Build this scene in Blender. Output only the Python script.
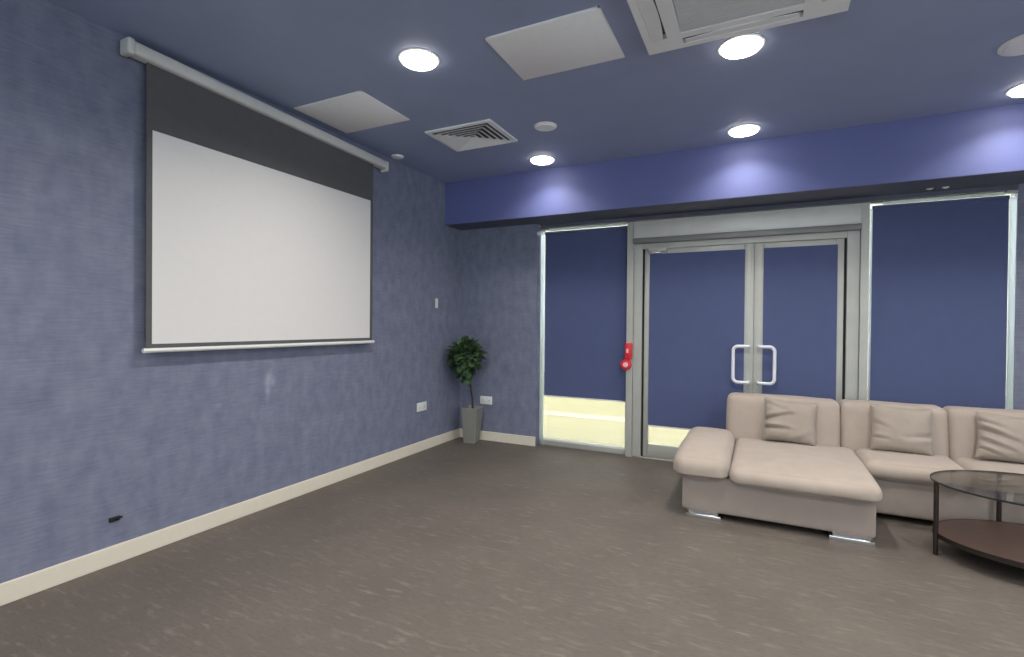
import bpy, bmesh, math, random
from mathutils import Vector, Matrix, noise

for o in list(bpy.data.objects):
    bpy.data.objects.remove(o)
S = bpy.context.scene
C = S.collection
PI = math.pi
random.seed(7)

# ------------------------------------------------------------------ camera, world, exposure
cam_d = bpy.data.cameras.new('camera')
cam = bpy.data.objects.new('camera', cam_d)
C.objects.link(cam)
cam_d.sensor_fit = 'HORIZONTAL'
cam_d.sensor_width = 36
cam_d.lens = 36 * 501.785 / 1024
cam_d.clip_start = 0.02
YAW, PITCH, ROLL = -4.58317784e-01, -8.49808032e-03, 9.07004629e-03
fw = Vector((math.sin(YAW) * math.cos(PITCH), math.cos(YAW) * math.cos(PITCH), math.sin(PITCH)))
rt = Vector((math.cos(YAW), -math.sin(YAW), 0))
up = rt.cross(fw)
r2 = rt * math.cos(ROLL) + up * math.sin(ROLL)
u2 = -rt * math.sin(ROLL) + up * math.cos(ROLL)
mw = Matrix((( r2.x, u2.x, -fw.x, 0), (r2.y, u2.y, -fw.y, 0), (r2.z, u2.z, -fw.z, 1.3), (0, 0, 0, 1)))
cam.matrix_world = mw
S.camera = cam

wd = bpy.data.worlds.new('world')
S.world = wd
wd.use_nodes = True
wd.node_tree.nodes['Background'].inputs[0].default_value = (0.78, 0.9, 1.0, 1)
wd.node_tree.nodes['Background'].inputs[1].default_value = 2.2

S.view_settings.view_transform = 'Standard'
S.view_settings.look = 'None'
S.view_settings.gamma = 1
S.view_settings.use_curve_mapping = False
S.view_settings.exposure = 0.95

FRONT_W, MID_W, REAR_W = 2.6, 11.0, 11.5   # downlight rows: dimmed by the glazing, middle, behind the viewer
LAMP_COL = (1.0, 0.955, 0.88)
HALL_STR = 1.6         # the lit hall beyond the glass

# ------------------------------------------------------------------ room measures
XL, XR = -3.085, 4.6   # left and right wall
YB, YF = 5.0, -3.2     # glazed wall, wall behind the camera
ZC = 2.83              # ceiling
BY, BZ = 4.58, 2.375   # face and underside of the bulkhead

# ------------------------------------------------------------------ materials
def lin(c):
    return tuple(((v / 255) / 12.92 if v / 255 <= 0.04045 else ((v / 255 + 0.055) / 1.055) ** 2.4) for v in c) + (1,)

class NT:
    def __init__(self, name):
        self.m = bpy.data.materials.new(name)
        self.m.use_nodes = True
        self.t = self.m.node_tree
        self.b = self.t.nodes['Principled BSDF']
        self.out = self.t.nodes['Material Output']
    def n(self, kind, **kw):
        nd = self.t.nodes.new(kind)
        for k, v in kw.items():
            if k.startswith('i_'):
                nd.inputs[k[2:].replace('_', ' ')].default_value = v
            else:
                setattr(nd, k, v)
        return nd
    def l(self, a, b):
        self.t.links.new(a, b)
    def coords(self, scale=(1, 1, 1)):
        tc = self.n('ShaderNodeTexCoord')
        mp = self.n('ShaderNodeMapping')
        mp.inputs['Scale'].default_value = scale
        self.l(tc.outputs['Object'], mp.inputs['Vector'])
        return mp.outputs['Vector']
    def noise(self, vec, scale, detail=3, rough=0.55):
        nd = self.n('ShaderNodeTexNoise')
        nd.inputs['Scale'].default_value = scale
        nd.inputs['Detail'].default_value = detail
        nd.inputs['Roughness'].default_value = rough
        self.l(vec, nd.inputs['Vector'])
        return nd.outputs['Fac']
    def ramp(self, fac, stops):
        r = self.n('ShaderNodeValToRGB')
        e = r.color_ramp.elements
        while len(e) < len(stops):
            e.new(0.5)
        for i, (p, c) in enumerate(stops):
            e[i].position = p
            e[i].color = c if len(c) == 4 else tuple(c) + (1,)
        self.l(fac, r.inputs['Fac'])
        return r.outputs['Color']
    def mix(self, fac, a, b, mode='MIX'):
        m = self.n('ShaderNodeMix', data_type='RGBA', blend_type=mode)
        for s, v in ((m.inputs[0], fac), (m.inputs[6], a), (m.inputs[7], b)):
            if hasattr(v, 'is_output'):
                self.l(v, s)
            else:
                s.default_value = v
        return m.outputs[2]
    def math(self, op, a, b=0.0, clamp=False):
        m = self.n('ShaderNodeMath', operation=op, use_clamp=clamp)
        for s, v in ((m.inputs[0], a), (m.inputs[1], b)):
            if hasattr(v, 'is_output'):
                self.l(v, s)
            else:
                s.default_value = v
        return m.outputs[0]
    def bump(self, h, strength, dist=0.01):
        b = self.n('ShaderNodeBump')
        b.inputs['Strength'].default_value = strength
        b.inputs['Distance'].default_value = dist
        self.l(h, b.inputs['Height'])
        self.l(b.outputs['Normal'], self.b.inputs['Normal'])

def plain(name, rgb, rough=0.6, metal=0.0, var=0.06, scale=20, spec=0.5, bump=0.0, bscale=200):
    t = NT(name)
    v = t.noise(t.coords(), scale, 4)
    c = lin(rgb)
    lo = tuple(x * (1 - var) for x in c[:3]) + (1,)
    hi = tuple(min(1, x * (1 + var)) for x in c[:3]) + (1,)
    t.l(t.ramp(v, [(0.3, lo), (0.7, hi)]), t.b.inputs['Base Color'])
    t.b.inputs['Roughness'].default_value = rough
    t.b.inputs['Metallic'].default_value = metal
    t.b.inputs['Specular IOR Level'].default_value = spec
    if bump:
        t.bump(t.noise(t.coords(), bscale, 2), bump, 0.003)
    return t.m

def wallpaper(name, axis, scuffs):
    """slate blue linen-look wallpaper: soft rectangular patches crossed by fine sideways threads"""
    t = NT(name)
    tc = t.n('ShaderNodeTexCoord')
    sp = t.n('ShaderNodeSeparateXYZ')
    t.l(tc.outputs['Object'], sp.inputs[0])
    cb = t.n('ShaderNodeCombineXYZ')
    t.l(sp.outputs[axis], cb.inputs[0])
    t.l(sp.outputs['Z'], cb.inputs[1])
    u, w = sp.outputs[axis], sp.outputs['Z']
    def sc(a, b):
        mp = t.n('ShaderNodeMapping')
        mp.inputs['Scale'].default_value = (a, b, 1)
        t.l(cb.outputs[0], mp.inputs['Vector'])
        return mp.outputs['Vector']
    patch = t.noise(sc(13, 7), 1.0, 2, 0.5)
    thread = t.noise(sc(9, 95), 1.0, 3, 0.6)
    cloud = t.noise(sc(1.6, 1.6), 1.0, 3)
    vor = t.n('ShaderNodeTexVoronoi', distance='CHEBYCHEV')
    vor.inputs['Scale'].default_value = 1.0
    t.l(sc(9, 7), vor.inputs['Vector'])
    vorc = t.n('ShaderNodeSeparateColor')
    t.l(vor.outputs['Color'], vorc.inputs[0])
    mixv = t.math('ADD', t.math('MULTIPLY', patch, 0.49), t.math('MULTIPLY', vorc.outputs[0], 0.05))
    mixv = t.math('ADD', mixv, t.math('MULTIPLY', thread, 0.40))
    mixv = t.math('ADD', mixv, t.math('MULTIPLY', cloud, 0.08))
    col = t.ramp(mixv, [(0.34, lin((106, 110, 132))), (0.5, lin((119, 123, 144))), (0.68, lin((131, 135, 154)))])
    for (cu, cz, su, sz, k) in scuffs:
        a = t.math('DIVIDE', t.math('SUBTRACT', u, cu), su)
        b = t.math('DIVIDE', t.math('SUBTRACT', w, cz), sz)
        d = t.math('ADD', t.math('MULTIPLY', a, a), t.math('MULTIPLY', b, b))
        g = t.math('EXPONENT', t.math('MULTIPLY', d, -1.0))
        g = t.math('MULTIPLY', g, t.math('MULTIPLY', t.noise(sc(30, 18), 1.0, 2), k * 1.6), True)
        col = t.mix(g, col, lin((172, 176, 192)))
    t.l(col, t.b.inputs['Base Color'])
    t.b.inputs['Roughness'].default_value = 0.6
    t.b.inputs['Specular IOR Level'].default_value = 0.3
    t.bump(thread, 0.15, 0.002)
    return t.m

def carpet():
    t = NT('carpet')
    flat = t.noise(t.coords((1, 1, 1)), 2.2, 3)
    fl1 = t.noise(t.coords((8.0, 34, 1)), 1.0, 3, 0.6)
    fl2 = t.noise(t.coords((26, 100, 1)), 1.0, 2, 0.6)
    pile = t.noise(t.coords(), 380, 2)
    base = t.ramp(flat, [(0.3, lin((96, 89, 82))), (0.7, lin((107, 99, 91)))])
    dark = t.ramp(fl2, [(0.34, (1, 1, 1)), (0.5, (0, 0, 0))])
    base = t.mix(t.math('MULTIPLY', dark, 0.35), base, lin((76, 70, 66)))
    f = t.ramp(fl1, [(0.54, (0, 0, 0)), (0.76, (1, 1, 1))])
    big = t.ramp(t.noise(t.coords((1, 1, 1)), 4.0, 2), [(0.35, (0.25,) * 3), (0.65, (1, 1, 1))])
    f = t.mix(1.0, f, big, 'MULTIPLY')
    col = t.mix(t.math('MULTIPLY', f, 0.62), base, lin((152, 142, 131)))
    col = t.mix(t.math('MULTIPLY', pile, 0.25), col, lin((60, 56, 54)))
    t.l(col, t.b.inputs['Base Color'])
    t.b.inputs['Roughness'].default_value = 0.6
    t.b.inputs['Specular IOR Level'].default_value = 0.45
    t.bump(pile, 0.35, 0.004)
    return t.m

def fabric(name, rgb, var=0.08, weave=700, bump=0.25):
    t = NT(name)
    v = t.noise(t.coords(), 9, 4)
    w = t.noise(t.coords((1, 1, 1)), weave, 2)
    c = lin(rgb)
    col = t.ramp(v, [(0.3, tuple(x * (1 - var) for x in c[:3]) + (1,)), (0.7, tuple(min(1, x * (1 + var)) for x in c[:3]) + (1,))])
    col = t.mix(t.math('MULTIPLY', w, 0.2), col, tuple(x * 0.7 for x in c[:3]) + (1,))
    t.l(col, t.b.inputs['Base Color'])
    t.b.inputs['Roughness'].default_value = 0.9
    t.b.inputs['Specular IOR Level'].default_value = 0.2
    t.b.inputs['Sheen Weight'].default_value = 0.15
    t.bump(w, bump, 0.002)
    return t.m

def pane_glass(name, tint=(0.97, 0.985, 0.98), refl=1.0, ior=1.5):
    t = NT(name)
    tr = t.n('ShaderNodeBsdfTransparent')
    tr.inputs[0].default_value = tint + (1,)
    gl = t.n('ShaderNodeBsdfGlossy')
    gl.inputs['Roughness'].default_value = 0.02
    fr = t.n('ShaderNodeFresnel')
    fr.inputs['IOR'].default_value = ior
    ms = t.n('ShaderNodeMixShader')
    t.l(t.math('MULTIPLY', fr.outputs[0], refl), ms.inputs[0])
    t.l(tr.outputs[0], ms.inputs[1])
    t.l(gl.outputs[0], ms.inputs[2])
    t.l(ms.outputs[0], t.out.inputs['Surface'])
    t.t.nodes.remove(t.b)
    return t.m

def translucent(name, rgb, share=0.8):
    t = NT(name)
    a = t.n('ShaderNodeBsdfTranslucent')
    a.inputs[0].default_value = lin(rgb)
    d = t.n('ShaderNodeBsdfDiffuse')
    d.inputs[0].default_value = lin(rgb)
    ms = t.n('ShaderNodeMixShader')
    ms.inputs[0].default_value = share
    t.l(d.outputs[0], ms.inputs[1])
    t.l(a.outputs[0], ms.inputs[2])
    t.l(ms.outputs[0], t.out.inputs['Surface'])
    t.t.nodes.remove(t.b)
    return t.m

def emitter(name, col, strength):
    t = NT(name)
    t.b.inputs['Base Color'].default_value = (0.9, 0.9, 0.9, 1)
    t.b.inputs['Emission Color'].default_value = tuple(col) + (1,)
    t.b.inputs['Emission Strength'].default_value = strength
    return t.m

def hall_wood():
    t = NT('pale hall floorboards')
    tc = t.coords((1, 1, 1))
    br = t.n('ShaderNodeTexBrick')
    br.inputs['Scale'].default_value = 1.0
    br.inputs['Brick Width'].default_value = 1.1
    br.inputs['Row Height'].default_value = 0.09
    br.inputs['Mortar Size'].default_value = 0.002
    br.inputs['Color1'].default_value = lin((143, 136, 106))
    br.inputs['Color2'].default_value = lin((148, 142, 111))
    br.inputs['Mortar'].default_value = lin((131, 125, 96))
    t.l(tc, br.inputs['Vector'])
    g = t.noise(t.coords((3, 30, 1)), 1.0, 4)
    col = t.mix(t.math('MULTIPLY', g, 0.25), br.outputs['Color'], lin((136, 129, 99)))
    t.l(col, t.b.inputs['Base Color'])
    t.b.inputs['Roughness'].default_value = 0.5
    return t.m

M = {}
M['wall_left'] = wallpaper('slate blue wallpaper', 'Y', [(2.405, 0.90, 0.03, 0.045, 0.6), (2.395, 0.83, 0.02, 0.075, 0.55), (2.44, 0.885, 0.018, 0.03, 0.45), (2.03, 0.76, 0.03, 0.02, 0.25)])
M['wall_back'] = wallpaper('slate blue wallpaper end wall', 'X', [])
M['ceil'] = plain('navy ceiling paint', (148, 158, 188), 0.6, var=0.04, scale=3)
M['bulk'] = plain('navy bulkhead paint', (99, 106, 158), 0.6, var=0.03, scale=3)
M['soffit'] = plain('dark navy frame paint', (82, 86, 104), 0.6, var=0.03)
M['carpet'] = carpet()
M['skirt'] = plain('cream skirting paint', (222, 214, 198), 0.4, var=0.02)
M['white'] = plain('white enamel', (236, 236, 236), 0.4, var=0.02)
M['tile'] = plain('white ceiling tile', (238, 238, 239), 0.7, var=0.02)
M['grey_plastic'] = plain('grey louvre plastic', (206, 208, 210), 0.5, var=0.03)
M['dark'] = plain('dark void', (22, 22, 26), 0.8)
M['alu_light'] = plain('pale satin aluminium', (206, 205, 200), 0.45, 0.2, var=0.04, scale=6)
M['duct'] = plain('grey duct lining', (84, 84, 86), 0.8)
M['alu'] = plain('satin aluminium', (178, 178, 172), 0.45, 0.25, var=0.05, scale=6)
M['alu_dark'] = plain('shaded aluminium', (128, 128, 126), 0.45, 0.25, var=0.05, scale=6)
M['gasket'] = plain('black gasket', (34, 34, 38), 0.7)
M['chrome'] = plain('chrome', (225, 225, 228), 0.12, 1.0, var=0.01)
M['handle'] = plain('white coated handle', (226, 228, 236), 0.3, var=0.01)
M['glass'] = pane_glass('window glass')
M['strip'] = translucent('frosted side strip', (238, 244, 247), 1.0)
M['blind'] = fabric('navy blind fabric', (84, 93, 131), 0.03, 900, 0.1)
M['white_bar'] = plain('pale bar', (226, 226, 222), 0.35, var=0.01)
M['screen'] = plain('matt white projection cloth', (222, 219, 217), 0.9, var=0.01, spec=0.1)
M['screen_black'] = plain('black screen masking', (92, 92, 93), 0.8, var=0.05, spec=0.2)
M['case'] = plain('white screen case', (208, 207, 204), 0.4, var=0.03)
M['sofa'] = fabric('taupe woven upholstery', (169, 156, 146), 0.05)
M['sofa_base'] = fabric('taupe woven upholstery of the base', (152, 140, 133), 0.05)
M['pillow'] = fabric('taupe cushion cloth', (158, 147, 137), 0.06)
M['red'] = plain('red plastic', (214, 38, 52), 0.35, var=0.03)
M['pink'] = plain('pale pink plastic', (240, 190, 190), 0.4, var=0.02)
M['pot'] = plain('grey green pot glaze', (146, 146, 138), 0.45, var=0.04)
M['soil'] = plain('dark soil', (44, 38, 32), 0.95, var=0.3, scale=60)
M['stem'] = plain('brown stem bark', (66, 58, 48), 0.8, var=0.2)
M['leaf'] = plain('dark green leaf', (58, 84, 50), 0.55, var=0.4, scale=14)
M['table_metal'] = plain('dark bronze metal', (58, 50, 46), 0.4, 0.6, var=0.08)
M['shelf'] = plain('dark brown veneer', (74, 58, 52), 0.35, var=0.14, scale=12)
M['table_glass'] = pane_glass('smoked table glass', (0.95, 0.96, 0.95), 0.75, 1.5)
M['glass_edge'] = plain('dark glass rim', (40, 44, 43), 0.15)
M['lamp'] = emitter('lit downlight diffuser', (1.0, 0.95, 0.86), 7.0)
M['hall_wood'] = hall_wood()
M['hall_wall'] = plain('white hall wall', (236, 238, 232), 0.8, var=0.02)
M['hall_line'] = plain('faded hall floor line', (166, 162, 144), 0.6, var=0.02)
M['white_wall'] = plain('white wall paint', (228, 226, 222), 0.8, var=0.02)
M['fill_bar'] = emitter('added hall fill bar', (0.97, 0.99, 1.0), 18.0)
M['hall_lamp'] = emitter('hall light panel', (1.0, 0.98, 0.92), HALL_STR)

# ------------------------------------------------------------------ mesh helpers
def mb():
    return bmesh.new()

def box(bm, x0, x1, y0, y1, z0, z1, bev=0.0, seg=2):
    r = bmesh.ops.create_cube(bm, size=1.0)
    vs = r['verts']
    for v in vs:
        v.co = Vector(((x0 + x1) / 2 + v.co.x * (x1 - x0), (y0 + y1) / 2 + v.co.y * (y1 - y0), (z0 + z1) / 2 + v.co.z * (z1 - z0)))
    if bev:
        es = list({e for v in vs for e in v.link_edges})
        bmesh.ops.bevel(bm, geom=es, offset=bev, segments=seg, affect='EDGES', profile=0.5)
    return bm

def tube(bm, pts, r, n=12, caps=True):
    pts = [Vector(p) for p in pts]
    rad = r if isinstance(r, (list, tuple)) else [r] * len(pts)
    rings = []
    ref = None
    for i, p in enumerate(pts):
        d = (pts[min(i + 1, len(pts) - 1)] - pts[max(i - 1, 0)]).normalized()
        if ref is None:
            ref = Vector((0, 0, 1)) if abs(d.z) < 0.9 else Vector((1, 0, 0))
        a = (ref - d * ref.dot(d)).normalized()
        ref = a
        b = d.cross(a)
        rings.append([bm.verts.new(p + a * rad[i] * math.cos(2 * PI * k / n) + b * rad[i] * math.sin(2 * PI * k / n)) for k in range(n)])
    for q in range(len(rings) - 1):
        for k in range(n):
            bm.faces.new((rings[q][k], rings[q][(k + 1) % n], rings[q + 1][(k + 1) % n], rings[q + 1][k]))
    if caps:
        bm.faces.new(list(reversed(rings[0])))
        bm.faces.new(rings[-1])
    return bm

def lathe(bm, prof, cx=0, cy=0, n=40, sx=1.0, sy=1.0, close=True):
    rings = []
    for (r, z) in prof:
        rings.append([bm.verts.new((cx + r * sx * math.cos(2 * PI * k / n), cy + r * sy * math.sin(2 * PI * k / n), z)) for k in range(n)])
    for q in range(len(rings) - 1):
        for k in range(n):
            bm.faces.new((rings[q][k], rings[q][(k + 1) % n], rings[q + 1][(k + 1) % n], rings[q + 1][k]))
    if close:
        bm.faces.new(list(reversed(rings[0])))
        bm.faces.new(rings[-1])
    return bm

def cushion(bm, x0, x1, y0, y1, z0, z1, r, bulge=(0, 0, 0), n=18, wob=0.0, seed=0.0):
    """soft upholstered block: rounded edges and swollen faces (bulge along x, y, z)"""
    c = Vector(((x0 + x1) / 2, (y0 + y1) / 2, (z0 + z1) / 2))
    h = Vector(((x1 - x0) / 2, (y1 - y0) / 2, (z1 - z0) / 2))
    r = min(r, h.x * .98, h.y * .98, h.z * .98)
    t = bmesh.new()
    bmesh.ops.create_cube(t, size=2.0)
    bmesh.ops.subdivide_edges(t, edges=t.edges[:], cuts=n, use_grid_fill=True)
    vm = {}
    for v in t.verts:
        # concentrate loops towards the edges so the rounding stays smooth
        p = Vector([math.sin(a * PI / 2) if abs(a) < 1 else a for a in v.co])
        q = Vector((p.x * h.x, p.y * h.y, p.z * h.z))
        inner = Vector([max(-(h[i] - r), min(h[i] - r, q[i])) for i in range(3)])
        d = q - inner
        if d.length > 1e-9:
            q = inner + d.normalized() * r
        w = [(1 - min(1, abs(p[i])) ** 2) for i in range(3)]
        q.x += math.copysign(bulge[0] * w[1] * w[2], p.x) * abs(p.x)
        q.y += math.copysign(bulge[1] * w[0] * w[2], p.y) * abs(p.y)
        q.z += math.copysign(bulge[2] * w[0] * w[1], p.z) * abs(p.z)
        if wob:
            q += noise.noise_vector(q * 5 + Vector((seed, 0, 0))) * wob
        vm[v] = bm.verts.new(c + q)
    for f in t.faces:
        bm.faces.new([vm[v] for v in f.verts])
    t.free()
    return bm

def pillow_mesh(bm, w, h, t, n=44, seed=0.0, folds=()):
    """scatter cushion standing in its own x-z plane: puffed middle, pinched edges, pulled corners, creased front"""
    rim_v = {}
    for side in (1, -1):
        g = {}
        for i in range(n + 1):
            for j in range(n + 1):
                u, v = -1 + 2 * i / n, -1 + 2 * j / n
                prof = max(0.0, (1 - u ** 4) * (1 - v ** 4)) ** 0.6
                x = u * w / 2 * (1 - 0.06 * (1 - v * v) * abs(u) ** 3 + 0.02 * noise.noise(Vector((v * 2, seed, u))))
                z = v * h / 2 * (1 - 0.06 * (1 - u * u) * abs(v) ** 3 + 0.02 * noise.noise(Vector((u * 2, seed + 9, v))))
                y = side * t / 2 * prof
                if side == -1:
                    d = 0.008 * noise.noise(Vector((x * 8, z * 8, seed)))
                    for (u0, v0, u1, v1, depth, wid) in folds:
                        a, b2 = Vector((u0, v0)), Vector((u1, v1))
                        p = Vector((u, v))
                        ab = b2 - a
                        k = (p - a).dot(ab) / ab.length_squared
                        kc = max(0.0, min(1.0, k))
                        off = p - (a + ab * kc)
                        side_s = ab.x * (p.y - a.y) - ab.y * (p.x - a.x)
                        dd = math.copysign(off.length, side_s)
                        fade = 1 - 0.75 * kc
                        d += depth * fade * (math.exp(-(dd / wid) ** 2) - 0.75 * math.exp(-((dd - 1.8 * wid) / (1.4 * wid)) ** 2))
                    y += d * min(1.0, prof * 2.0)
                if i in (0, n) or j in (0, n):
                    if side == 1:
                        rim_v[i, j] = bm.verts.new((x, 0, z))
                    g[i, j] = rim_v[i, j]
                else:
                    g[i, j] = bm.verts.new((x, y, z))
        for i in range(n):
            for j in range(n):
                f = [g[i, j], g[i + 1, j], g[i + 1, j + 1], g[i, j + 1]]
                bm.faces.new(f if side == -1 else list(reversed(f)))
    return bm

def obj(name, bm, mat, parent=None, smooth=True, label=None):
    """one mesh object; bm is in the parent's local space"""
    bmesh.ops.recalc_face_normals(bm, faces=bm.faces)
    me = bpy.data.meshes.new(name)
    bm.to_mesh(me)
    bm.free()
    me.materials.append(M[mat] if isinstance(mat, str) else mat)
    if smooth:
        for p in me.polygons:
            p.use_smooth = True
        me.set_sharp_from_angle(angle=math.radians(38))
    o = bpy.data.objects.new(name, me)
    C.objects.link(o)
    if parent:
        o.parent = parent
    if label:
        o['label'] = label
    return o

def thing(name, label, cat, loc=(0, 0, 0), group=None, rot=(0, 0, 0)):
    o = bpy.data.objects.new(name, None)
    C.objects.link(o)
    o.empty_display_size = 0.05
    o.location = loc
    o.rotation_euler = rot
    o['label'] = label
    o['category'] = cat
    if group:
        o['group'] = group
    return o

def rel(bm, t):
    """shift a mesh written in room coordinates into the space of thing t"""
    v = -Vector(t.location)
    bmesh.ops.translate(bm, verts=bm.verts, vec=v)
    return bm

def structure(name, bm, mat, parent=None, smooth=False):
    o = obj(name, bm, mat, parent, smooth)
    if parent is None:
        o['kind'] = 'structure'
    return o

def struct_empty(name, loc, label, cat):
    o = thing(name, label, cat, loc)
    o['kind'] = 'structure'
    return o

def dup(root, loc, label):
    r = root.copy()
    C.objects.link(r)
    r.location = loc
    r['label'] = label
    for ch in list(root.children):
        c = ch.copy()
        C.objects.link(c)
        c.parent = r
        for g in ch.children:
            d = g.copy()
            C.objects.link(d)
            d.parent = c
    return r

# ------------------------------------------------------------------ room shell
structure('floor', box(mb(), XL - .1, XR + .1, YF - .1, YB + .12, -.1, 0), 'carpet')
structure('ceiling', box(mb(), XL - .1, XR + .1, YF - .1, YB + .12, ZC, ZC + .1), 'ceil')
structure('wall_left', box(mb(), XL - .1, XL, YF - .1, YB + .12, 0, ZC), 'wall_left')
b = mb()
box(b, XR, XR + .1, YF - .1, -1.6, 0, ZC)
box(b, XR, XR + .1, 3.4, YB + .12, 0, ZC)
box(b, XR, XR + .1, -1.6, 3.4, 0, .8)
box(b, XR, XR + .1, -1.6, 3.4, 2.45, ZC)
structure('wall_right', b, 'white_wall')
b = mb()
box(b, XL, -2.2, YF - .1, YF, 0, ZC)
box(b, 3.6, XR, YF - .1, YF, 0, ZC)
box(b, -2.2, 3.6, YF - .1, YF, 0, .8)
box(b, -2.2, 3.6, YF - .1, YF, 2.45, ZC)
structure('wall_front', b, 'white_wall')
# unseen windows added to bring soft fill light to ceiling and upper walls
def fill_window(name, along, c0, c1, d0, d1, label):
    w = thing(name, label, 'window', (0, 0, 0))
    w['kind'] = 'structure'
    def bb(b, a0, a1, z0, z1, e0=d0, e1=d1):
        box(b, *((a0, a1, e0, e1) if along == 'x' else (e0, e1, a0, a1)), z0, z1)
    b = mb()
    n = 4
    for k in range(n + 1):
        c = c0 + (c1 - c0) * k / n
        bb(b, max(c0, c - .025), min(c1, c + .025), .8, 2.45)
    bb(b, c0, c1, .8, .85)
    bb(b, c0, c1, 2.40, 2.45)
    obj('window_frame', b, 'white', w)
    m = (d0 + d1) / 2
    b = mb()
    bb(b, c0 + .01, c1 - .01, .82, 2.43, m - .003, m + .003)
    obj('glass_pane', b, 'glass', w)
fill_window('fill_window_right', 'y', -1.6, 3.4, XR + .02, XR + .08, 'wide window added for fill light in the right wall, out of view')
fill_window('fill_window_rear', 'x', -2.2, 3.6, YF - .08, YF - .02, 'wide window added for fill light behind the viewer, out of view')
WL0, WL1 = -2.13, -1.19      # left window
WR0, WR1 = 0.80, 1.705       # right window
YW = 4.91                    # face of the wall left of the windows, a little proud of the glazing
ZH = 2.335                   # head of the glazing
b = mb()
box(b, XL, WL0, YW, YB + .12, 0, BZ)
box(b, WR1, XR, YB, YB + .12, 0, BZ)
structure('wall_back', b, 'wall_back')
structure('trim_1', box(mb(), WL0, WR1, YB - .01, YB + .12, ZH, BZ), 'soffit')
structure('bulkhead', box(mb(), XL, XR, BY, YB + .12, BZ, ZC), 'bulk')
structure('soffit', box(mb(), XL, XR, BY + .002, YB - .01, BZ - .004, BZ), 'soffit')
structure('baseboard_left', box(mb(), XL, XL + .016, YF, YW, 0, .1, .004), 'skirt')
b = mb()
box(b, XL + .016, WL0, YW - .016, YW, 0, .1, .004)
structure('baseboard_back', b, 'skirt')
structure('baseboard_right', box(mb(), WR1, XR, YB - .016, YB, 0, .1, .004), 'skirt')

# ------------------------------------------------------------------ hall beyond the glass
structure('hall_floor', box(mb(), -8, 8, YB + .12, 13, -.1, -.004), 'hall_wood')
b = mb()
box(b, -8, 8, 13, 13.1, 0, 4.5)
box(b, -8.1, -8, YB + .12, 13, 0, 4.5)
box(b, 8, 8.1, YB + .12, 13, 0, 4.5)
box(b, -8, XL - .1, YB + .06, YB + .12, 0, 4.5)
box(b, XR + .1, 8, YB + .06, YB + .12, 0, 4.5)
box(b, XL - .1, XR + .1, YB + .06, YB + .12, ZC + .1, 4.5)
structure('hall_wall', b, 'hall_wall')
structure('hall_ceiling', box(mb(), -8.1, 8.1, YB + .06, 13.1, 4.5, 4.6), 'hall_wall')
structure('hall_floor_line', box(mb(), -8, 8, 6.72, 7.02, -.004, -.002), 'hall_line')
for k, (x, y) in enumerate(((-5, 6.4), (-1.7, 6.4), (1.6, 6.4), (-5, 9.6), (-1.7, 9.6), (1.6, 9.6))):
    structure('hall_emitter', box(mb(), x - 1.1, x + 1.1, y - .7, y + .7, 4.44, 4.5), 'hall_lamp')

for x in (-4.2, 0.2, 4.6):  # unseen hanging bars, added to light the frosted strips from behind
    b = mb()
    box(b, x - 2.0, x + 2.0, 7.6, 7.85, 3.0, 3.2, .02)
    structure('hall_emitter', b, 'fill_bar')
    b = mb()
    for c in (-1.7, 1.7):
        tube(b, [(x + c, 7.725, 3.19), (x + c, 7.725, 4.5)], .008, 8)
    structure('fill_bar_rod', b, 'alu')

# ------------------------------------------------------------------ windows
def window(name, x0, x1, loc, left_strip, right_strip, label):
    w = struct_empty(name, loc, label, 'window')
    b = mb()
    box(b, x0, x1, YB + .01, YB + .09, 0, .05, .004)          # bottom rail
    box(b, x0, x1, YB + .07, YB + .09, ZH - .008, ZH, .001)    # head rail
    if x1 > 0:
        box(b, x0, x0 + .004, YB + .02, YB + .09, .05, ZH - .03)
    else:
        box(b, x1 - .012, x1, YB + .02, YB + .09, .05, ZH - .03)
    obj('window_frame', rel(b, w), 'alu', w)
    b = mb()
    box(b, x0, x1, YB + .005, YB + .06, .05, .072, .003)
    obj('window_sill', rel(b, w), 'white_bar', w)
    obj('glass_pane', rel(box(mb(), x0 + .012, x1 - .004, YB + .052, YB + .058, .07, ZH - .008), w), 'glass', w)
    for a, c in (left_strip, right_strip):
        if c > a:
            obj('side_strip', rel(box(mb(), a, c, YB - .004, YB + .004, .0, 2.272, .002), w), 'strip', w, label='pale frosted strip glowing beside the blind')
    obj('head_strip', rel(box(mb(), x0 + .085, x1 - .075 if x1 > 0 else x1 - .01, YB - .006, YB + .002, 2.298, 2.325, .002), w), 'strip', w, label='thin pale strip glowing above the blind')
    b = mb()
    if x1 > 0:
        box(b, x1 - .06, x1 - .002, YB - .02, YB + .01, 2.308, 2.328, .003)
    else:
        box(b, x0 + .004, x0 + .062, YB - .02, YB + .01, 2.304, 2.324, .003)
    obj('bracket', rel(b, w), 'alu', w)
    return w
window('window_1', WL0, WL1, (-1.66, YB, 0), (-2.126, -2.083), (0, 0), 'left full-height window with navy blind stopping short of the floor')
window('window_2', WR0, WR1, (1.25, YB, 0), (.805, .82), (1.66, 1.70), 'right full-height window behind the sofa with closed navy blind')

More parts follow.
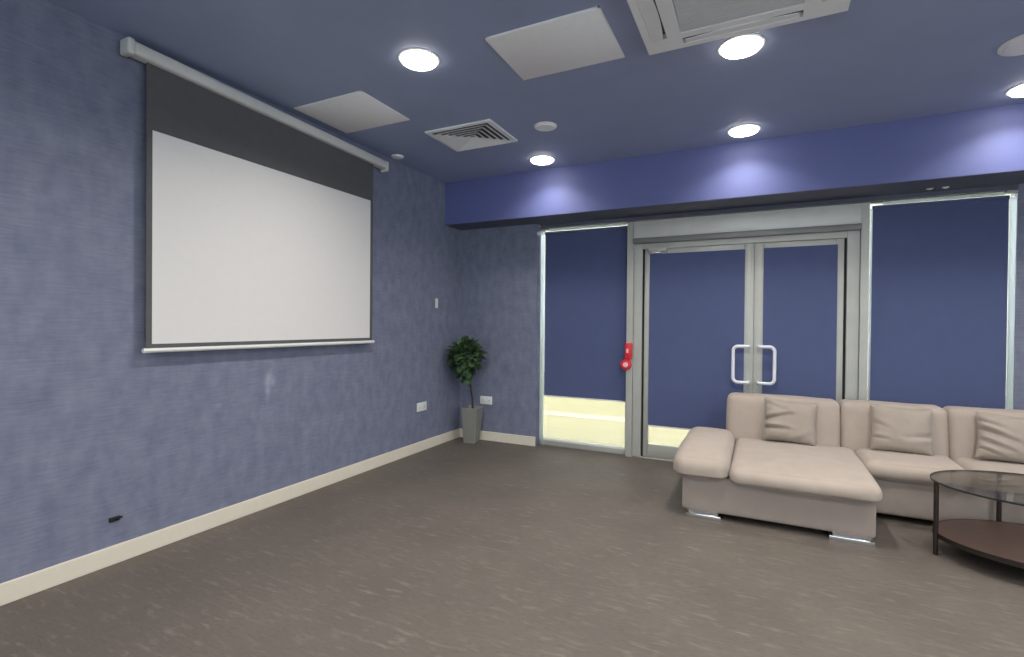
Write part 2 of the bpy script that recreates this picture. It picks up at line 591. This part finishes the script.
def blind(name, x0, x1, y, z0, z1, label, tube_r=0.018, group='navy roller blinds'):
    t = thing(name, label, 'blind', ((x0 + x1) / 2, y, z0), group)
    b = mb()
    n = 10
    box(b, x0, x1, y - .0015, y + .0015, z0 + .008, z1)
    bf = obj('blind_fabric', rel(b, t), 'blind', t)
    obj('bottom_bar', rel(box(mb(), x0, x1, y - .006, y + .006, z0, z0 + .012, .003), t), 'white_bar', bf)
    b = mb()
    tube(b, [(x0, y + .002, z1), (x1, y + .002, z1)], tube_r, 16)
    obj('roller', rel(b, t), 'blind', t)
    return t
blind('roller_blind', -2.081, -1.192, YB + .016, .527, 2.278, 'navy roller blind in the left window, with pale floor showing beneath')
blind('roller_blind', .822, 1.662, YB + .016, .40, 2.282, 'navy roller blind in the right window behind the sofa')

# mullions between windows and doors
structure('trim_2', box(mb(), -1.182, -1.118, YB - .05, YB + .09, 0, 2.318, .004), 'alu')
structure('trim_3', box(mb(), .735, .795, YB - .05, YB + .09, 0, 2.318, .004), 'alu')
# housing over the doors
t = thing('shutter_housing', 'long grey metal housing spanning above the double doors', 'housing', (-.19, YB - .06, 2.10))
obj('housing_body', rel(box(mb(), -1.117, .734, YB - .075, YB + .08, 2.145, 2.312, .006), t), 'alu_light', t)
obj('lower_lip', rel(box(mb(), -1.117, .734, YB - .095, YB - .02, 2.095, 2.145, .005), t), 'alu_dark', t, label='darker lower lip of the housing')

# fixed door frame
b = mb()
box(b, -1.117, -1.035, YB - .03, YB + .07, 0, 2.10, .004)
box(b, .645, .734, YB - .03, YB + .07, 0, 2.10, .004)
box(b, -1.035, .645, YB - .03, YB + .07, 2.045, 2.10, .004)
structure('door_frame', b, 'alu')
b = mb()
box(b, -1.035, -1.018, YB + .0, YB + .05, 0, 2.045)
box(b, .628, .645, YB + .0, YB + .05, 0, 2.045)
structure('door_gasket', b, 'gasket')
structure('threshold', box(mb(), -1.117, .734, YB - .03, YB + .1, 0, .012, .003), 'alu')

def door(name, x0, x1, st_l, st_r, bx0, bx1, hx, hdir, label, blabel):
    d = struct_empty(name, ((x0 + x1) / 2, YB, 0), label, 'door')
    b = mb()
    y0, y1 = YB - .02, YB + .03
    box(b, x0, x0 + st_l, y0, y1, .015, 2.04, .004)
    box(b, x1 - st_r, x1, y0, y1, .015, 2.04, .004)
    box(b, x0 + st_l, x1 - st_r, y0, y1, .015, .14, .003)
    box(b, x0 + st_l, x1 - st_r, y0, y1, 1.985, 2.04, .003)
    if hdir > 0:
        box(b, x0 - .012, x0 + .012, y1 - .002, y1 + .008, .015, 2.04)
    obj('leaf_frame', rel(b, d), 'alu', d)
    obj('glass_pane', rel(box(mb(), x0 + st_l - .01, x1 - st_r + .01, YB + .008, YB + .014, .13, 1.995), d), 'glass', d)
    # offset D-shaped pull
    zb, zt, yo, r = .80, 1.122, YB - .085, .04
    pts = [(hx, y0 + .004, zb), (hx, yo + .02, zb)]
    for k in range(1, 5):
        a = k / 4 * PI / 2
        pts.append((hx + hdir * .02 * (1 - math.cos(a)), yo + .02 - .02 * math.sin(a), zb))
    gx = hx + hdir * .125
    for k in range(0, 7):
        a = k / 6 * PI / 2
        pts.append((gx - hdir * r + hdir * r * math.sin(a), yo, zb + r - r * math.cos(a)))
    for k in range(0, 7):
        a = k / 6 * PI / 2
        pts.append((gx - hdir * r + hdir * r * math.cos(a), yo, zt - r + r * math.sin(a)))
    for k in range(4, 0, -1):
        a = k / 4 * PI / 2
        pts.append((hx + hdir * .02 * (1 - math.cos(a)), yo + .02 - .02 * math.sin(a), zt))
    pts += [(hx, yo + .02, zt), (hx, y0 + .004, zt)]
    obj('pull_handle', rel(tube(mb(), pts, .0145, 14), d), 'handle', d, label='white D-shaped pull handle')
    blind('roller_blind', bx0, bx1, YB - .024, .318, 1.99, blabel, tube_r=.004)
    return d
d1 = door('door_1', -1.014, -.049, .045, .086, -.966, -.124, -.085, -1, 'wider left leaf of the grey glazed double door', 'navy blind on the left door leaf, gap of pale floor beneath')
d2 = door('door_2', -.048, .626, .082, .052, .026, .580, -.005, 1, 'narrower right leaf of the grey glazed double door', 'navy blind on the narrower right door leaf, above the sofa back')
t = thing('door_closer', 'short pale door closer arm at the top left of the doors', 'door closer', (-.96, YB - .03, 2.06))
obj('closer_body', rel(box(mb(), -.975, -.80, YB - .07, YB - .028, 2.012, 2.052, .006), t), 'alu', t)
obj('closer_arm', rel(box(mb(), -.965, -.86, YB - .06, YB - .04, 1.998, 2.012, .003), t), 'chrome', t)

# red break-glass box on the mullion
t = thing('door_release_box', 'red emergency break-glass box on the metal post left of the doors', 'call point', (-1.16, YB - .05, .86))
hs = obj('housing', rel(box(mb(), -1.185, -1.118, YB - .085, YB - .05, .965, 1.125, .006), t), 'red', t)
obj('label_plate', rel(box(mb(), -1.172, -1.150, YB - .088, YB - .084, 1.03, 1.07, .002), t), 'pink', hs, label='small pale label plate')
b = mb()
lathe(b, [(.054, -.05), (.054, -.075), (.046, -.085), (.03, -.088)], 0, 0, 28)
bmesh.ops.rotate(b, verts=b.verts, cent=(0, 0, 0), matrix=Matrix.Rotation(-PI / 2, 3, 'X'))
for v in b.verts:
    v.co = Vector((v.co.x - 1.178, YB - abs(v.co.y), v.co.z + .912))
db = obj('dial_body', rel(b, t), 'red', t)
b = mb()
lathe(b, [(.026, -.088), (.022, -.092)], 0, 0, 24)
bmesh.ops.rotate(b, verts=b.verts, cent=(0, 0, 0), matrix=Matrix.Rotation(-PI / 2, 3, 'X'))
for v in b.verts:
    v.co = Vector((v.co.x - 1.178, YB - abs(v.co.y), v.co.z + .912))
obj('dial_face', rel(b, t), 'pink', db, label='pale round dial face')

# two small clips under the bulkhead above the right window
for k, (x, lb) in enumerate(((1.16, 'tiny pale clip under the bulkhead above the right window, left one'), (1.255, 'tiny pale clip under the bulkhead above the right window, right one'))):
    t = thing('soffit_clip', lb, 'clip', (x, 4.88, BZ), 'pale clips under the bulkhead')
    b = mb()
    box(b, -.02, .02, -.015, .015, -.008, 0, .003)
    obj('clip_plate', b, 'white_bar', t)
    b = mb()
    box(b, -.008, .008, -.008, .008, -.014, -.007, .002)
    obj('clip_head', b, 'white_bar', t)

# ------------------------------------------------------------------ downlights
def make_downlight(loc, label):
    t = thing('downlight', label, 'ceiling light', loc, 'round opal downlights')
    b = mb()
    lathe(b, [(.103, 0), (.104, -.005), (.112, -.007), (.119, -.004), (.120, 0)], 0, 0, 48, close=False)
    tr = obj('trim_ring', b, 'white', t)
    b = mb()
    lathe(b, [(.101, 0), (.101, -.016), (.096, -.021), (.05, -.0235)], 0, 0, 48)
    obj('diffuser', b, 'lamp', t)
    return t

def add_lamp(t, watts, spread):
    ld = bpy.data.lights.new('downlight_lamp', 'AREA')
    ld.shape = 'DISK'
    ld.size = .17
    ld.energy = watts
    ld.color = LAMP_COL
    ld.spread = math.radians(spread)
    lo = bpy.data.objects.new('lamp', ld)
    C.objects.link(lo)
    lo.parent = t
    lo.location = (0, 0, -.026)
FRONT, MID, REAR = (FRONT_W, 125), (MID_W, 150), (REAR_W, 150)
lights = [
    ((-1.825, 4.30), FRONT, 'lit round downlight by the bulkhead at the left, near the screen end'),
    ((-.128, 4.31), FRONT, 'lit round downlight by the bulkhead over the double doors'),
    ((1.525, 4.31), FRONT, 'lit round downlight by the bulkhead at the right edge, over the sofa'),
    ((-1.786, 2.372), MID, 'lit round downlight nearest the projector screen, left of the white panel'),
    ((-.109, 3.015), MID, 'lit round downlight at the edge of the air conditioner'),
    ((1.55, 2.6), MID, 'lit round downlight right of the air conditioner, out of view'),
    ((3.2, 4.36), FRONT, 'lit round downlight by the bulkhead at the far right, out of view'),
    ((3.2, 2.5), REAR, 'lit round downlight at the far right, out of view'),
    ((-1.75, .4), (8.0, 150), 'lit round downlight above the viewer at the left, out of view'),
    ((-.1, .6), REAR, 'lit round downlight above the viewer, out of view'),
    ((1.6, .6), REAR, 'lit round downlight above the viewer at the right, out of view'),
    ((3.2, .6), REAR, 'lit round downlight above the far right corner, out of view'),
    ((-1.75, -1.6), REAR, 'lit round downlight behind the viewer at the left, out of view'),
    ((.8, -1.6), REAR, 'lit round downlight behind the viewer at the right, out of view'),
    ((3.2, -1.6), REAR, 'lit round downlight behind the viewer at the far right, out of view'),
]
dl0 = make_downlight(lights[0][0] + (ZC,), lights[0][2])
dls = [dl0] + [dup(dl0, (x, y, ZC), lb) for (x, y), k, lb in lights[1:]]
for t, ((x, y), (w, sp), lb) in zip(dls, lights):
    add_lamp(t, w, sp)

# ------------------------------------------------------------------ ceiling fittings
def panel(x0, x1, y0, y1, label):
    t = thing('ceiling_panel', label, 'ceiling panel', ((x0 + x1) / 2, (y0 + y1) / 2, ZC), 'flat white ceiling panels')
    obj('panel_face', rel(box(mb(), x0 + .006, x1 - .006, y0 + .006, y1 - .006, ZC - .008, ZC - .001, .002), t), 'tile', t)
    b = mb()
    for a in ((x0, x1, y0, y0 + .01), (x0, x1, y1 - .01, y1), (x0, x0 + .01, y0, y1), (x1 - .01, x1, y0, y1)):
        box(b, *a, ZC - .006, ZC)
    obj('panel_frame', rel(b, t), 'white', t)
panel(-1.34, -.706, 2.346, 2.850, 'white square ceiling panel just left of the air conditioner')
panel(-3.0, -2.37, 2.526, 3.04, 'white square ceiling panel beside the projector screen case')

# four-way diffuser
VX0, VX1, VY0, VY1 = -2.412, -1.82, 3.285, 3.764
t = thing('air_vent', 'white square ceiling air diffuser with louvred fins', 'air vent', ((VX0 + VX1) / 2, (VY0 + VY1) / 2, ZC))
hx, hy = (VX1 - VX0) / 2, (VY1 - VY0) / 2
def frustum(b, a, c, za, zc, th=.003):
    """sloping square ring from outer half-size a at height za to inner half-size c at zc"""
    vs = []
    for s, z in ((a, za), (c, zc), (c, zc + th), (a, za + th)):
        vs.append([b.verts.new((sx * s * hx, sy * s * hy, z)) for sx, sy in ((-1, -1), (1, -1), (1, 1), (-1, 1))])
    for q in range(4):
        for k in range(4):
            b.faces.new((vs[q][k], vs[q][(k + 1) % 4], vs[(q + 1) % 4][(k + 1) % 4], vs[(q + 1) % 4][k]))
b = mb()
frustum(b, 1.0, .86, -.012, -.012, .012)
obj('vent_frame', b, 'white', t, smooth=False)
for k in range(5):
    a = .84 - k * .155
    b = mb()
    frustum(b, a, a - .15, -.010, .016 - .002, .003)
    for v in b.verts:
        v.co.z -= .017 - .0
    obj('louvre', b, 'grey_plastic' if False else 'white', t, smooth=False)
b = mb()
box(b, -.86 * hx, .86 * hx, -.86 * hy, .86 * hy, -.003, -.001)
obj('vent_backing', b, 'duct', t, smooth=False, label='dark duct behind the fins')

# ceiling cassette air conditioner
AX, AY = -.105, 2.47
t = thing('air_conditioner', 'white ceiling cassette air conditioner at the top edge, with grey central grille', 'air conditioner', (AX, AY, ZC))
AH, BH = .462, .368
b = mb()
zf = -.032
# fascia built as frames round the grille and the four slots
xs = [-AH, -.425, -.345, -.275, .275, .345, .425, AH]
def strips(b, z0, z1):
    gx, gy = .275, .225           # grille half sizes
    sx0, sx1 = .345, .425         # side slots
    sy0, sy1 = .272, .330         # front / back slots
    for s in (1, -1):
        def bx(x0, x1, y0, y1):
            box(b, min(x0 * s, x1 * s), max(x0 * s, x1 * s), y0, y1, z0, z1)
        bx(sx1, AH, -BH, BH)
        bx(gx, sx0, -BH, BH)
        bx(sx0, sx1, sy0 - .03, BH)
        bx(sx0, sx1, -BH, -sy0 + .03)
        box(b, -gx, gx, min(s * gy, s * sy0), max(s * gy, s * sy0), z0, z1)
        box(b, -gx, gx, min(s * sy1, s * BH), max(s * sy1, s * BH), z0, z1)
strips(b, zf, 0)
fa = obj('fascia', b, 'white', t, smooth=False)
b = mb()
box(b, -.43, .43, -.34, .34, -.006, -.002)
obj('slot_backing', b, 'duct', t, smooth=False, label='dark air slots')
b = mb()
box(b, -.272, .272, -.222, .222, zf + .006, zf + .014)
for k in range(17):
    y = -.21 + k * .02625
    box(b, -.265, .265, y - .009, y + .009, zf + .004, zf + .008)
obj('intake_grille', b, 'grey_plastic', t, smooth=False)
def flap(pts_x, horiz, s):
    b = mb()
    n = 14
    L = .24 if not horiz else .26
    prev = None
    for k in range(n + 1):
        a = -L + 2 * L * k / n
        bow = .016 * (1 - (a / L) ** 2)
        row = []
        for (o, z) in ((.423, zf + .004), (.366 - bow, zf - .003), (.366 - bow, zf + .001), (.423, zf + .009)):
            if horiz:
                row.append(b.verts.new((a, s * (o - .078), z)))
            else:
                row.append(b.verts.new((s * o, a, z)))
        if prev:
            for q in range(4):
                b.faces.new((prev[q], prev[(q + 1) % 4], row[(q + 1) % 4], row[q]))
        else:
            b.faces.new(row)
        prev = row
    b.faces.new(prev)
    return b
for s in (1, -1):
    obj('air_flap', flap(None, False, s), 'white', fa)
    obj('air_flap', flap(None, True, s), 'white', fa)

# smoke detectors and speaker
def detector(name, x, y, r, label, cat):
    t = thing(name, label, cat, (x, y, ZC), 'round white ceiling fittings')
    b = mb()
    lathe(b, [(r, 0), (r, -.006), (r * .97, -.008)], 0, 0, 40)
    obj('base', b, 'white', t)
    b = mb()
    lathe(b, [(r * .82, -.0075), (r * .78, -.014), (r * .62, -.017), (r * .2, -.018)], 0, 0, 40)
    obj('cover', b, 'white', t)
detector('smoke_detector', -1.50, 3.59, .088, 'round white smoke detector between the air vent and the bulkhead', 'smoke detector')
detector('smoke_detector', -2.995, 3.665, .058, 'small round white detector at the far end of the screen case', 'smoke detector')
detector('ceiling_speaker', 1.285, 3.63, .135, 'wide round white ceiling disc at the right edge of the photo', 'ceiling speaker')

# ------------------------------------------------------------------ projection screen
SX = -3.03
t = thing('projector_screen', 'pulled-down white projection screen with black border on the left wall', 'projection screen', (SX, 2.48, 1.13))
def case_tilt(b):
    for v in b.verts:                         # the case hangs a touch higher at its near end
        v.co.z += (3.1 - v.co.y) * .024
    return b
b = mb()
box(b, -3.070, -2.989, 1.502, 3.522, 2.682, 2.753, .018, 4)
case_tilt(b)
ca_ = obj('case', rel(b, t), 'case', t)
for y0, y1, dz in ((1.474, 1.5125, 0), (3.514, 3.543, -.012)):
    obj('end_cap', rel(case_tilt(box(mb(), -3.074, -2.985, y0, y1, 2.674 + dz, 2.758 + dz * .5, .012, 3)), t), 'case', ca_, label='grey plastic end cap')
for y in (1.75, 3.2):
    obj('wall_bracket', rel(box(mb(), XL, -3.05, y - .03, y + .03, 2.70, 2.75, .004), t), 'case', ca_)
b = mb()
box(b, SX - .0015, SX + .0005, 1.586, 3.385, 1.1376, 2.734)
obj('black_masking', rel(b, t), 'screen_black', t, label='black masking round and above the white area')
b = mb()
box(b, SX, SX + .0018, 1.616, 3.352, 1.172, 2.357)
obj('projection_surface', rel(b, t), 'screen', t, label='blank matt white projection area')
obj('bottom_bar', rel(tube(mb(), [(SX, 1.571, 1.1355), (SX, 3.403, 1.1355)], .013, 14), t), 'white_bar', t, label='white weighted bottom bar')

# ------------------------------------------------------------------ sockets and switches
def outlet(name, label, loc, axis, w, h, twin):
    t = thing(name, label, 'socket' if twin else 'switch', loc, 'white wall plates' if twin else None)
    def pbox(u0, u1, d0, d1, z0, z1, bev=.002):
        b = mb()
        if axis == 'x':
            box(b, d0, d1, u0, u1, z0, z1, bev)
        else:
            box(b, u0, u1, -d1, -d0, z0, z1, bev)
        return b
    pt = obj('plate', pbox(-w / 2, w / 2, 0, .010, -h / 2, h / 2), 'white_bar', t)
    if twin:
        for s in (-1, 1):
            obj('rocker', pbox(s * .028 - .009, s * .028 + .009, .009, .014, .012, .032), 'white_bar', pt)
            b = mb()
            for du, dz, hh in ((0, 0, .010), (-.011, -.018, .005), (.011, -.018, .005)):
                q = pbox(s * .036 + du - .003, s * .036 + du + .003, .0095, .0106, dz - hh / 2, dz + hh / 2, 0)
                me = bpy.data.meshes.new('tmp')
                q.to_mesh(me)
                q.free()
                b.from_mesh(me)
                bpy.data.meshes.remove(me)
            obj('pin_holes', b, 'dark', pt)
    else:
        obj('rocker', pbox(-w / 4, w / 4, .009, .016, -h / 4, h / 4), 'white_bar', pt)
outlet('wall_socket', 'white double socket on the long left wall, left of the plant', (XL, 4.18, .452), 'x', .155, .088, True)
outlet('wall_socket', 'white double socket on the short end wall, right of the plant', (-2.735, YW, .447), 'y', .15, .088, True)
outlet('light_switch', 'small white switch on the left wall right of the screen', (XL, 4.425, 1.515), 'x', .04, .10, False)
t = thing('cable_outlet', 'small black cable plate low on the left wall above the skirting', 'cable outlet', (XL, 1.462, .239))
obj('plate', box(mb(), 0, .008, -.026, .026, -.012, .012, .003), 'dark', t)
obj('cable_stub', tube(mb(), [(.006, .006, .002), (.016, .012, .004), (.02, .03, .007)], .006, 8), 'dark', t)

# ------------------------------------------------------------------ potted plant
PX, PY = -2.83, 4.75
t = thing('potted_plant', 'small round-headed artificial tree in a tapered grey pot in the room corner', 'plant', (PX, PY, 0))
b = mb()
lev = [(.064, 0), (.067, .006), (.093, .378), (.096, .385), (.088, .387), (.083, .35)]
rings = []
for hw, z in lev:
    sh = .012 * z / .385
    rings.append([b.verts.new((sx * hw + sh, sy * hw, z)) for sx, sy in ((-1, -1), (1, -1), (1, 1), (-1, 1))])
for q in range(len(rings) - 1):
    for k in range(4):
        b.faces.new((rings[q][k], rings[q][(k + 1) % 4], rings[q + 1][(k + 1) % 4], rings[q + 1][k]))
b.faces.new(list(reversed(rings[0])))
b.faces.new(rings[-1])
bmesh.ops.rotate(b, verts=b.verts, cent=(0, 0, 0), matrix=Matrix.Rotation(math.radians(6), 3, 'Z'))
es = [e for e in b.edges if abs(e.verts[0].co.z - e.verts[1].co.z) > .2]
bmesh.ops.bevel(b, geom=es, offset=.006, segments=2, affect='EDGES')
po = obj('pot', b, 'pot', t)
b = mb()
box(b, -.064, .088, -.076, .076, .335, .353)
obj('soil', b, 'soil', po)
CR = Vector((-.02, -.10, .93))      # crown centre
b = mb()
tube(b, [(.02, 0, .34), (.015, -.01, .48), (.005, -.04, .62), (-.005, -.07, .75), (-.02, -.10, .92)], [.010, .009, .009, .008, .006], 8)
tube(b, [(.012, -.01, .345), (.022, -.03, .5), (.02, -.055, .66), (.04, -.08, .8)], [.006, .006, .005, .004], 8)
for k in range(14):
    a = k * 2.4
    e = CR + Vector((math.cos(a) * .12, math.sin(a) * .12, .10 * math.sin(k * 1.7)))
    s = Vector((-.01, -.08, .74 + .012 * k))
    tube(b, [s, (s + e) / 2 + Vector((0, 0, .015)), e], [.004, .003, .002], 6)
obj('stem', b, 'stem', t)
def leaf(b, base, d, nrm, L, Wd):
    d = d.normalized()
    side = d.cross(nrm).normalized()
    nn = side.cross(d).normalized()
    n = 6
    prev = None
    for k in range(n + 1):
        u = k / n
        w = Wd * math.sin(PI * min(1, u * .96 + .03)) ** .7 * (0.75 + .5 * u) * .5
        c = base + d * L * u - nn * L * .28 * u * u
        row = [b.verts.new(c - side * w + nn * w * .3), b.verts.new(c), b.verts.new(c + side * w + nn * w * .3)]
        if prev:
            for q in range(2):
                b.faces.new((prev[q], prev[q + 1], row[q + 1], row[q]))
        prev = row
b = mb()
rnd = random.Random(3)
for k in range(330):
    z = rnd.uniform(-1, 1)
    a = rnd.uniform(0, 2 * PI)
    rr = math.sqrt(1 - z * z)
    q = Vector((rr * math.cos(a), rr * math.sin(a), z))
    # heart-shaped crown: wide above, narrowing to the stem
    wide = .175 * (1 if z > -.1 else 1 - .75 * (-.1 - z) / .9)
    sh = rnd.uniform(.2, .95) ** .7
    base = CR + Vector((q.x * wide * sh, q.y * wide * sh * .95, q.z * (.16 if z > 0 else .25) * sh + .01))
    d = (q + Vector((rnd.uniform(-.5, .5), rnd.uniform(-.5, .5), rnd.uniform(-.55, .25))))
    nrm = q + Vector((0, 0, .9))
    L = rnd.uniform(.06, .095)
    tip = base + d.normalized() * L
    if tip.x + PX < XL + .03 or tip.y + PY > YB - .03:
        base.x += .05
        base.y -= .03
        d.x = abs(d.x) * .5
    leaf(b, base, d, nrm, L, L * rnd.uniform(.8, .98))
fo = obj('foliage', b, 'leaf', t)
sm = fo.modifiers.new('thickness', 'SOLIDIFY')
sm.thickness = .0012

# ------------------------------------------------------------------ corner sofa
t = thing('corner_sofa', 'beige chaise corner sofa in front of the glazed doors', 'sofa', (.6, 4.2, 0))
def part(name, bm, mat='sofa', label=None):
    return obj(name, rel(bm, t), mat, t, label=label)
XE = 2.45                                     # right end of the sofa, out of the frame
part('chaise_base', cushion(mb(), -.468, .636, 3.615, 4.70, .042, .29, .018, (0, .004, 0), 10), 'sofa_base')
part('seat_base', cushion(mb(), .62, XE, 4.135, 4.74, .042, .31, .018, (0, .004, 0), 10), 'sofa_base')
# back frame behind the cushions
part('back_frame', cushion(mb(), -.225, XE, 4.66, 4.84, .042, .62, .03, (0, 0, 0), 10), 'sofa_base')
# flat side pad of the chaise
b = cushion(mb(), -.53, -.168, 3.555, 4.50, .262, .462, .085, (0, .012, .016), 18, .004, 3)
for v in b.verts:                             # the pad falls away to the front
    k = max(0, (3.95 - v.co.y) / .4)
    if v.co.z > .33:
        v.co.z -= .035 * k
part('side_pad', b)
b = cushion(mb(), -.17, .66, 3.548, 4.56, .258, .392, .062, (0, .014, .016), 20, .004, 8)
for v in b.verts:
    k = max(0, (3.85 - v.co.y) / .3)
    if v.co.z > .3:
        v.co.z -= .012 * k
part('seat_cushion', b)
for x0, x1, sd in ((.648, 1.222, 1), (1.218, 1.84, 2), (1.836, XE, 4)):
    part('seat_cushion', cushion(mb(), x0, x1, 4.085, 4.58, .276, .402, .058, (0, .010, .014), 18, .004, sd))
for x0, x1, sd in ((-.24, .566, 11), (.564, 1.212, 12), (1.210, 1.84, 13), (1.836, XE, 14)):
    b = cushion(mb(), x0, x1, 4.50, 4.73, .33, .728, .05, (0, .016, .006), 18, .004, sd)
    for v in b.verts:                         # lean back
        v.co.y += (v.co.z - .38) * .14
    part('back_cushion', b)
for x0, x1, y0, y1 in ((-.438, -.215, 3.59, 3.66), (.395, .628, 3.60, 3.67), (2.2, 2.42, 4.14, 4.2), (-.4, -.2, 4.6, 4.68), (2.2, 2.42, 4.7, 4.78)):
    b = box(mb(), x0, x1, y0, y1, 0, .03, .004)
    box(b, x0 + .02, x1 - .02, y0 + .01, y1 - .01, .028, .05)
    part('foot', b, 'chrome', label='low chrome foot bar')

def pillow(x, z, w, h, tilt, lean, seed, label, folds, y=4.425, t=.15):
    p = thing('throw_pillow', label, 'pillow', (x, y, z), 'beige scatter cushions on the sofa', rot=(lean, tilt, 0))
    b = pillow_mesh(mb(), w, h, t, 44, seed, folds)
    bmesh.ops.translate(b, verts=b.verts, vec=(0, 0, h / 2))
    cv = obj('cover', b, 'pillow', p)
    b = mb()
    ln = [(u / 30 * w / 2 * .96, .002, h * (1 - .03 * (1 - (u / 30) ** 2))) for u in range(-30, 31)]
    tube(b, ln, .0028, 6)
    obj('seam', b, 'pillow', cv)
pillow(.21, .40, .37, .335, math.radians(3), math.radians(-17), 1.3, 'creased beige scatter cushion on the chaise, nearest the doors',
       [(-1, -.05, .0, .28, .028, .085), (-.95, -.42, -.1, -.40, .034, .08), (-.95, .75, -.2, .45, .014, .10), (.2, -1, .75, -.55, .012, .10)])
pillow(.915, .405, .37, .335, math.radians(2), math.radians(-17), 4.1, 'smooth beige scatter cushion in the middle of the sofa',
       [(1, -.18, .1, -.35, .024, .10), (-1, -.45, -.5, -.5, .016, .07), (-.95, .2, -.5, .0, .010, .09)])
pillow(1.535, .41, .44, .315, math.radians(5), math.radians(-17), 8.7, 'tilted beige scatter cushion at the right edge of the photo',
       [(-1, .25, -.1, -.15, .026, .08), (-1, -.2, -.2, -.55, .022, .07), (-1, .62, -.4, .35, .014, .07), (-.9, -.6, -.4, -.85, .016, .06), (.4, 1, .1, .4, .016, .1)])

# ------------------------------------------------------------------ coffee table
TX, TY = 1.43, 3.70
t = thing('coffee_table', 'oval glass coffee table with dark metal legs and brown lower shelf', 'coffee table', (TX, TY, 0))
def ell(a, bb, prof, n=72):
    b = mb()
    rings = []
    for (k, z) in prof:
        rings.append([b.verts.new(((a + k) * math.cos(2 * PI * i / n), (bb + k) * math.sin(2 * PI * i / n), z)) for i in range(n)])
    for q in range(len(rings) - 1):
        for i in range(n):
            b.faces.new((rings[q][i], rings[q][(i + 1) % n], rings[q + 1][(i + 1) % n], rings[q + 1][i]))
    b.faces.new(list(reversed(rings[0])))
    b.faces.new(rings[-1])
    return b
gt = obj('glass_top', ell(.520, .372, [(-.004, .416), (-.0005, .4165), (-.0005, .4245), (-.004, .425)]), 'table_glass', t)
def ring(a, bb, w, z0, z1, n=72):
    b = mb()
    rows = []
    for (k, z) in ((0, z0), (0, z1), (-w, z1), (-w, z0)):
        rows.append([b.verts.new(((a + k) * math.cos(2 * PI * i / n), (bb + k) * math.sin(2 * PI * i / n), z)) for i in range(n)])
    for q in range(4):
        for i in range(n):
            b.faces.new((rows[q][i], rows[q][(i + 1) % n], rows[(q + 1) % 4][(i + 1) % n], rows[(q + 1) % 4][i]))
    return b
obj('glass_rim', ring(.5225, .3745, .003, .4155, .4255), 'glass_edge', gt, label='dark polished rim of the glass top')
ls = obj('lower_shelf', ell(.503, .354, [(-.004, .104), (0, .108), (0, .122), (-.003, .126)]), 'shelf', t, label='dark brown lower shelf')
obj('shelf_band', ring(.508, .359, .006, .100, .127), 'table_metal', ls)
for a in (102, 187, 282, 7):
    ca, sa = math.cos(math.radians(a)), math.sin(math.radians(a))
    x, y = .513 * ca, .364 * sa
    b = mb()
    tube(b, [(x, y, 0), (x, y, .4155)], .0125, 12)
    obj('leg', b, 'table_metal', t)
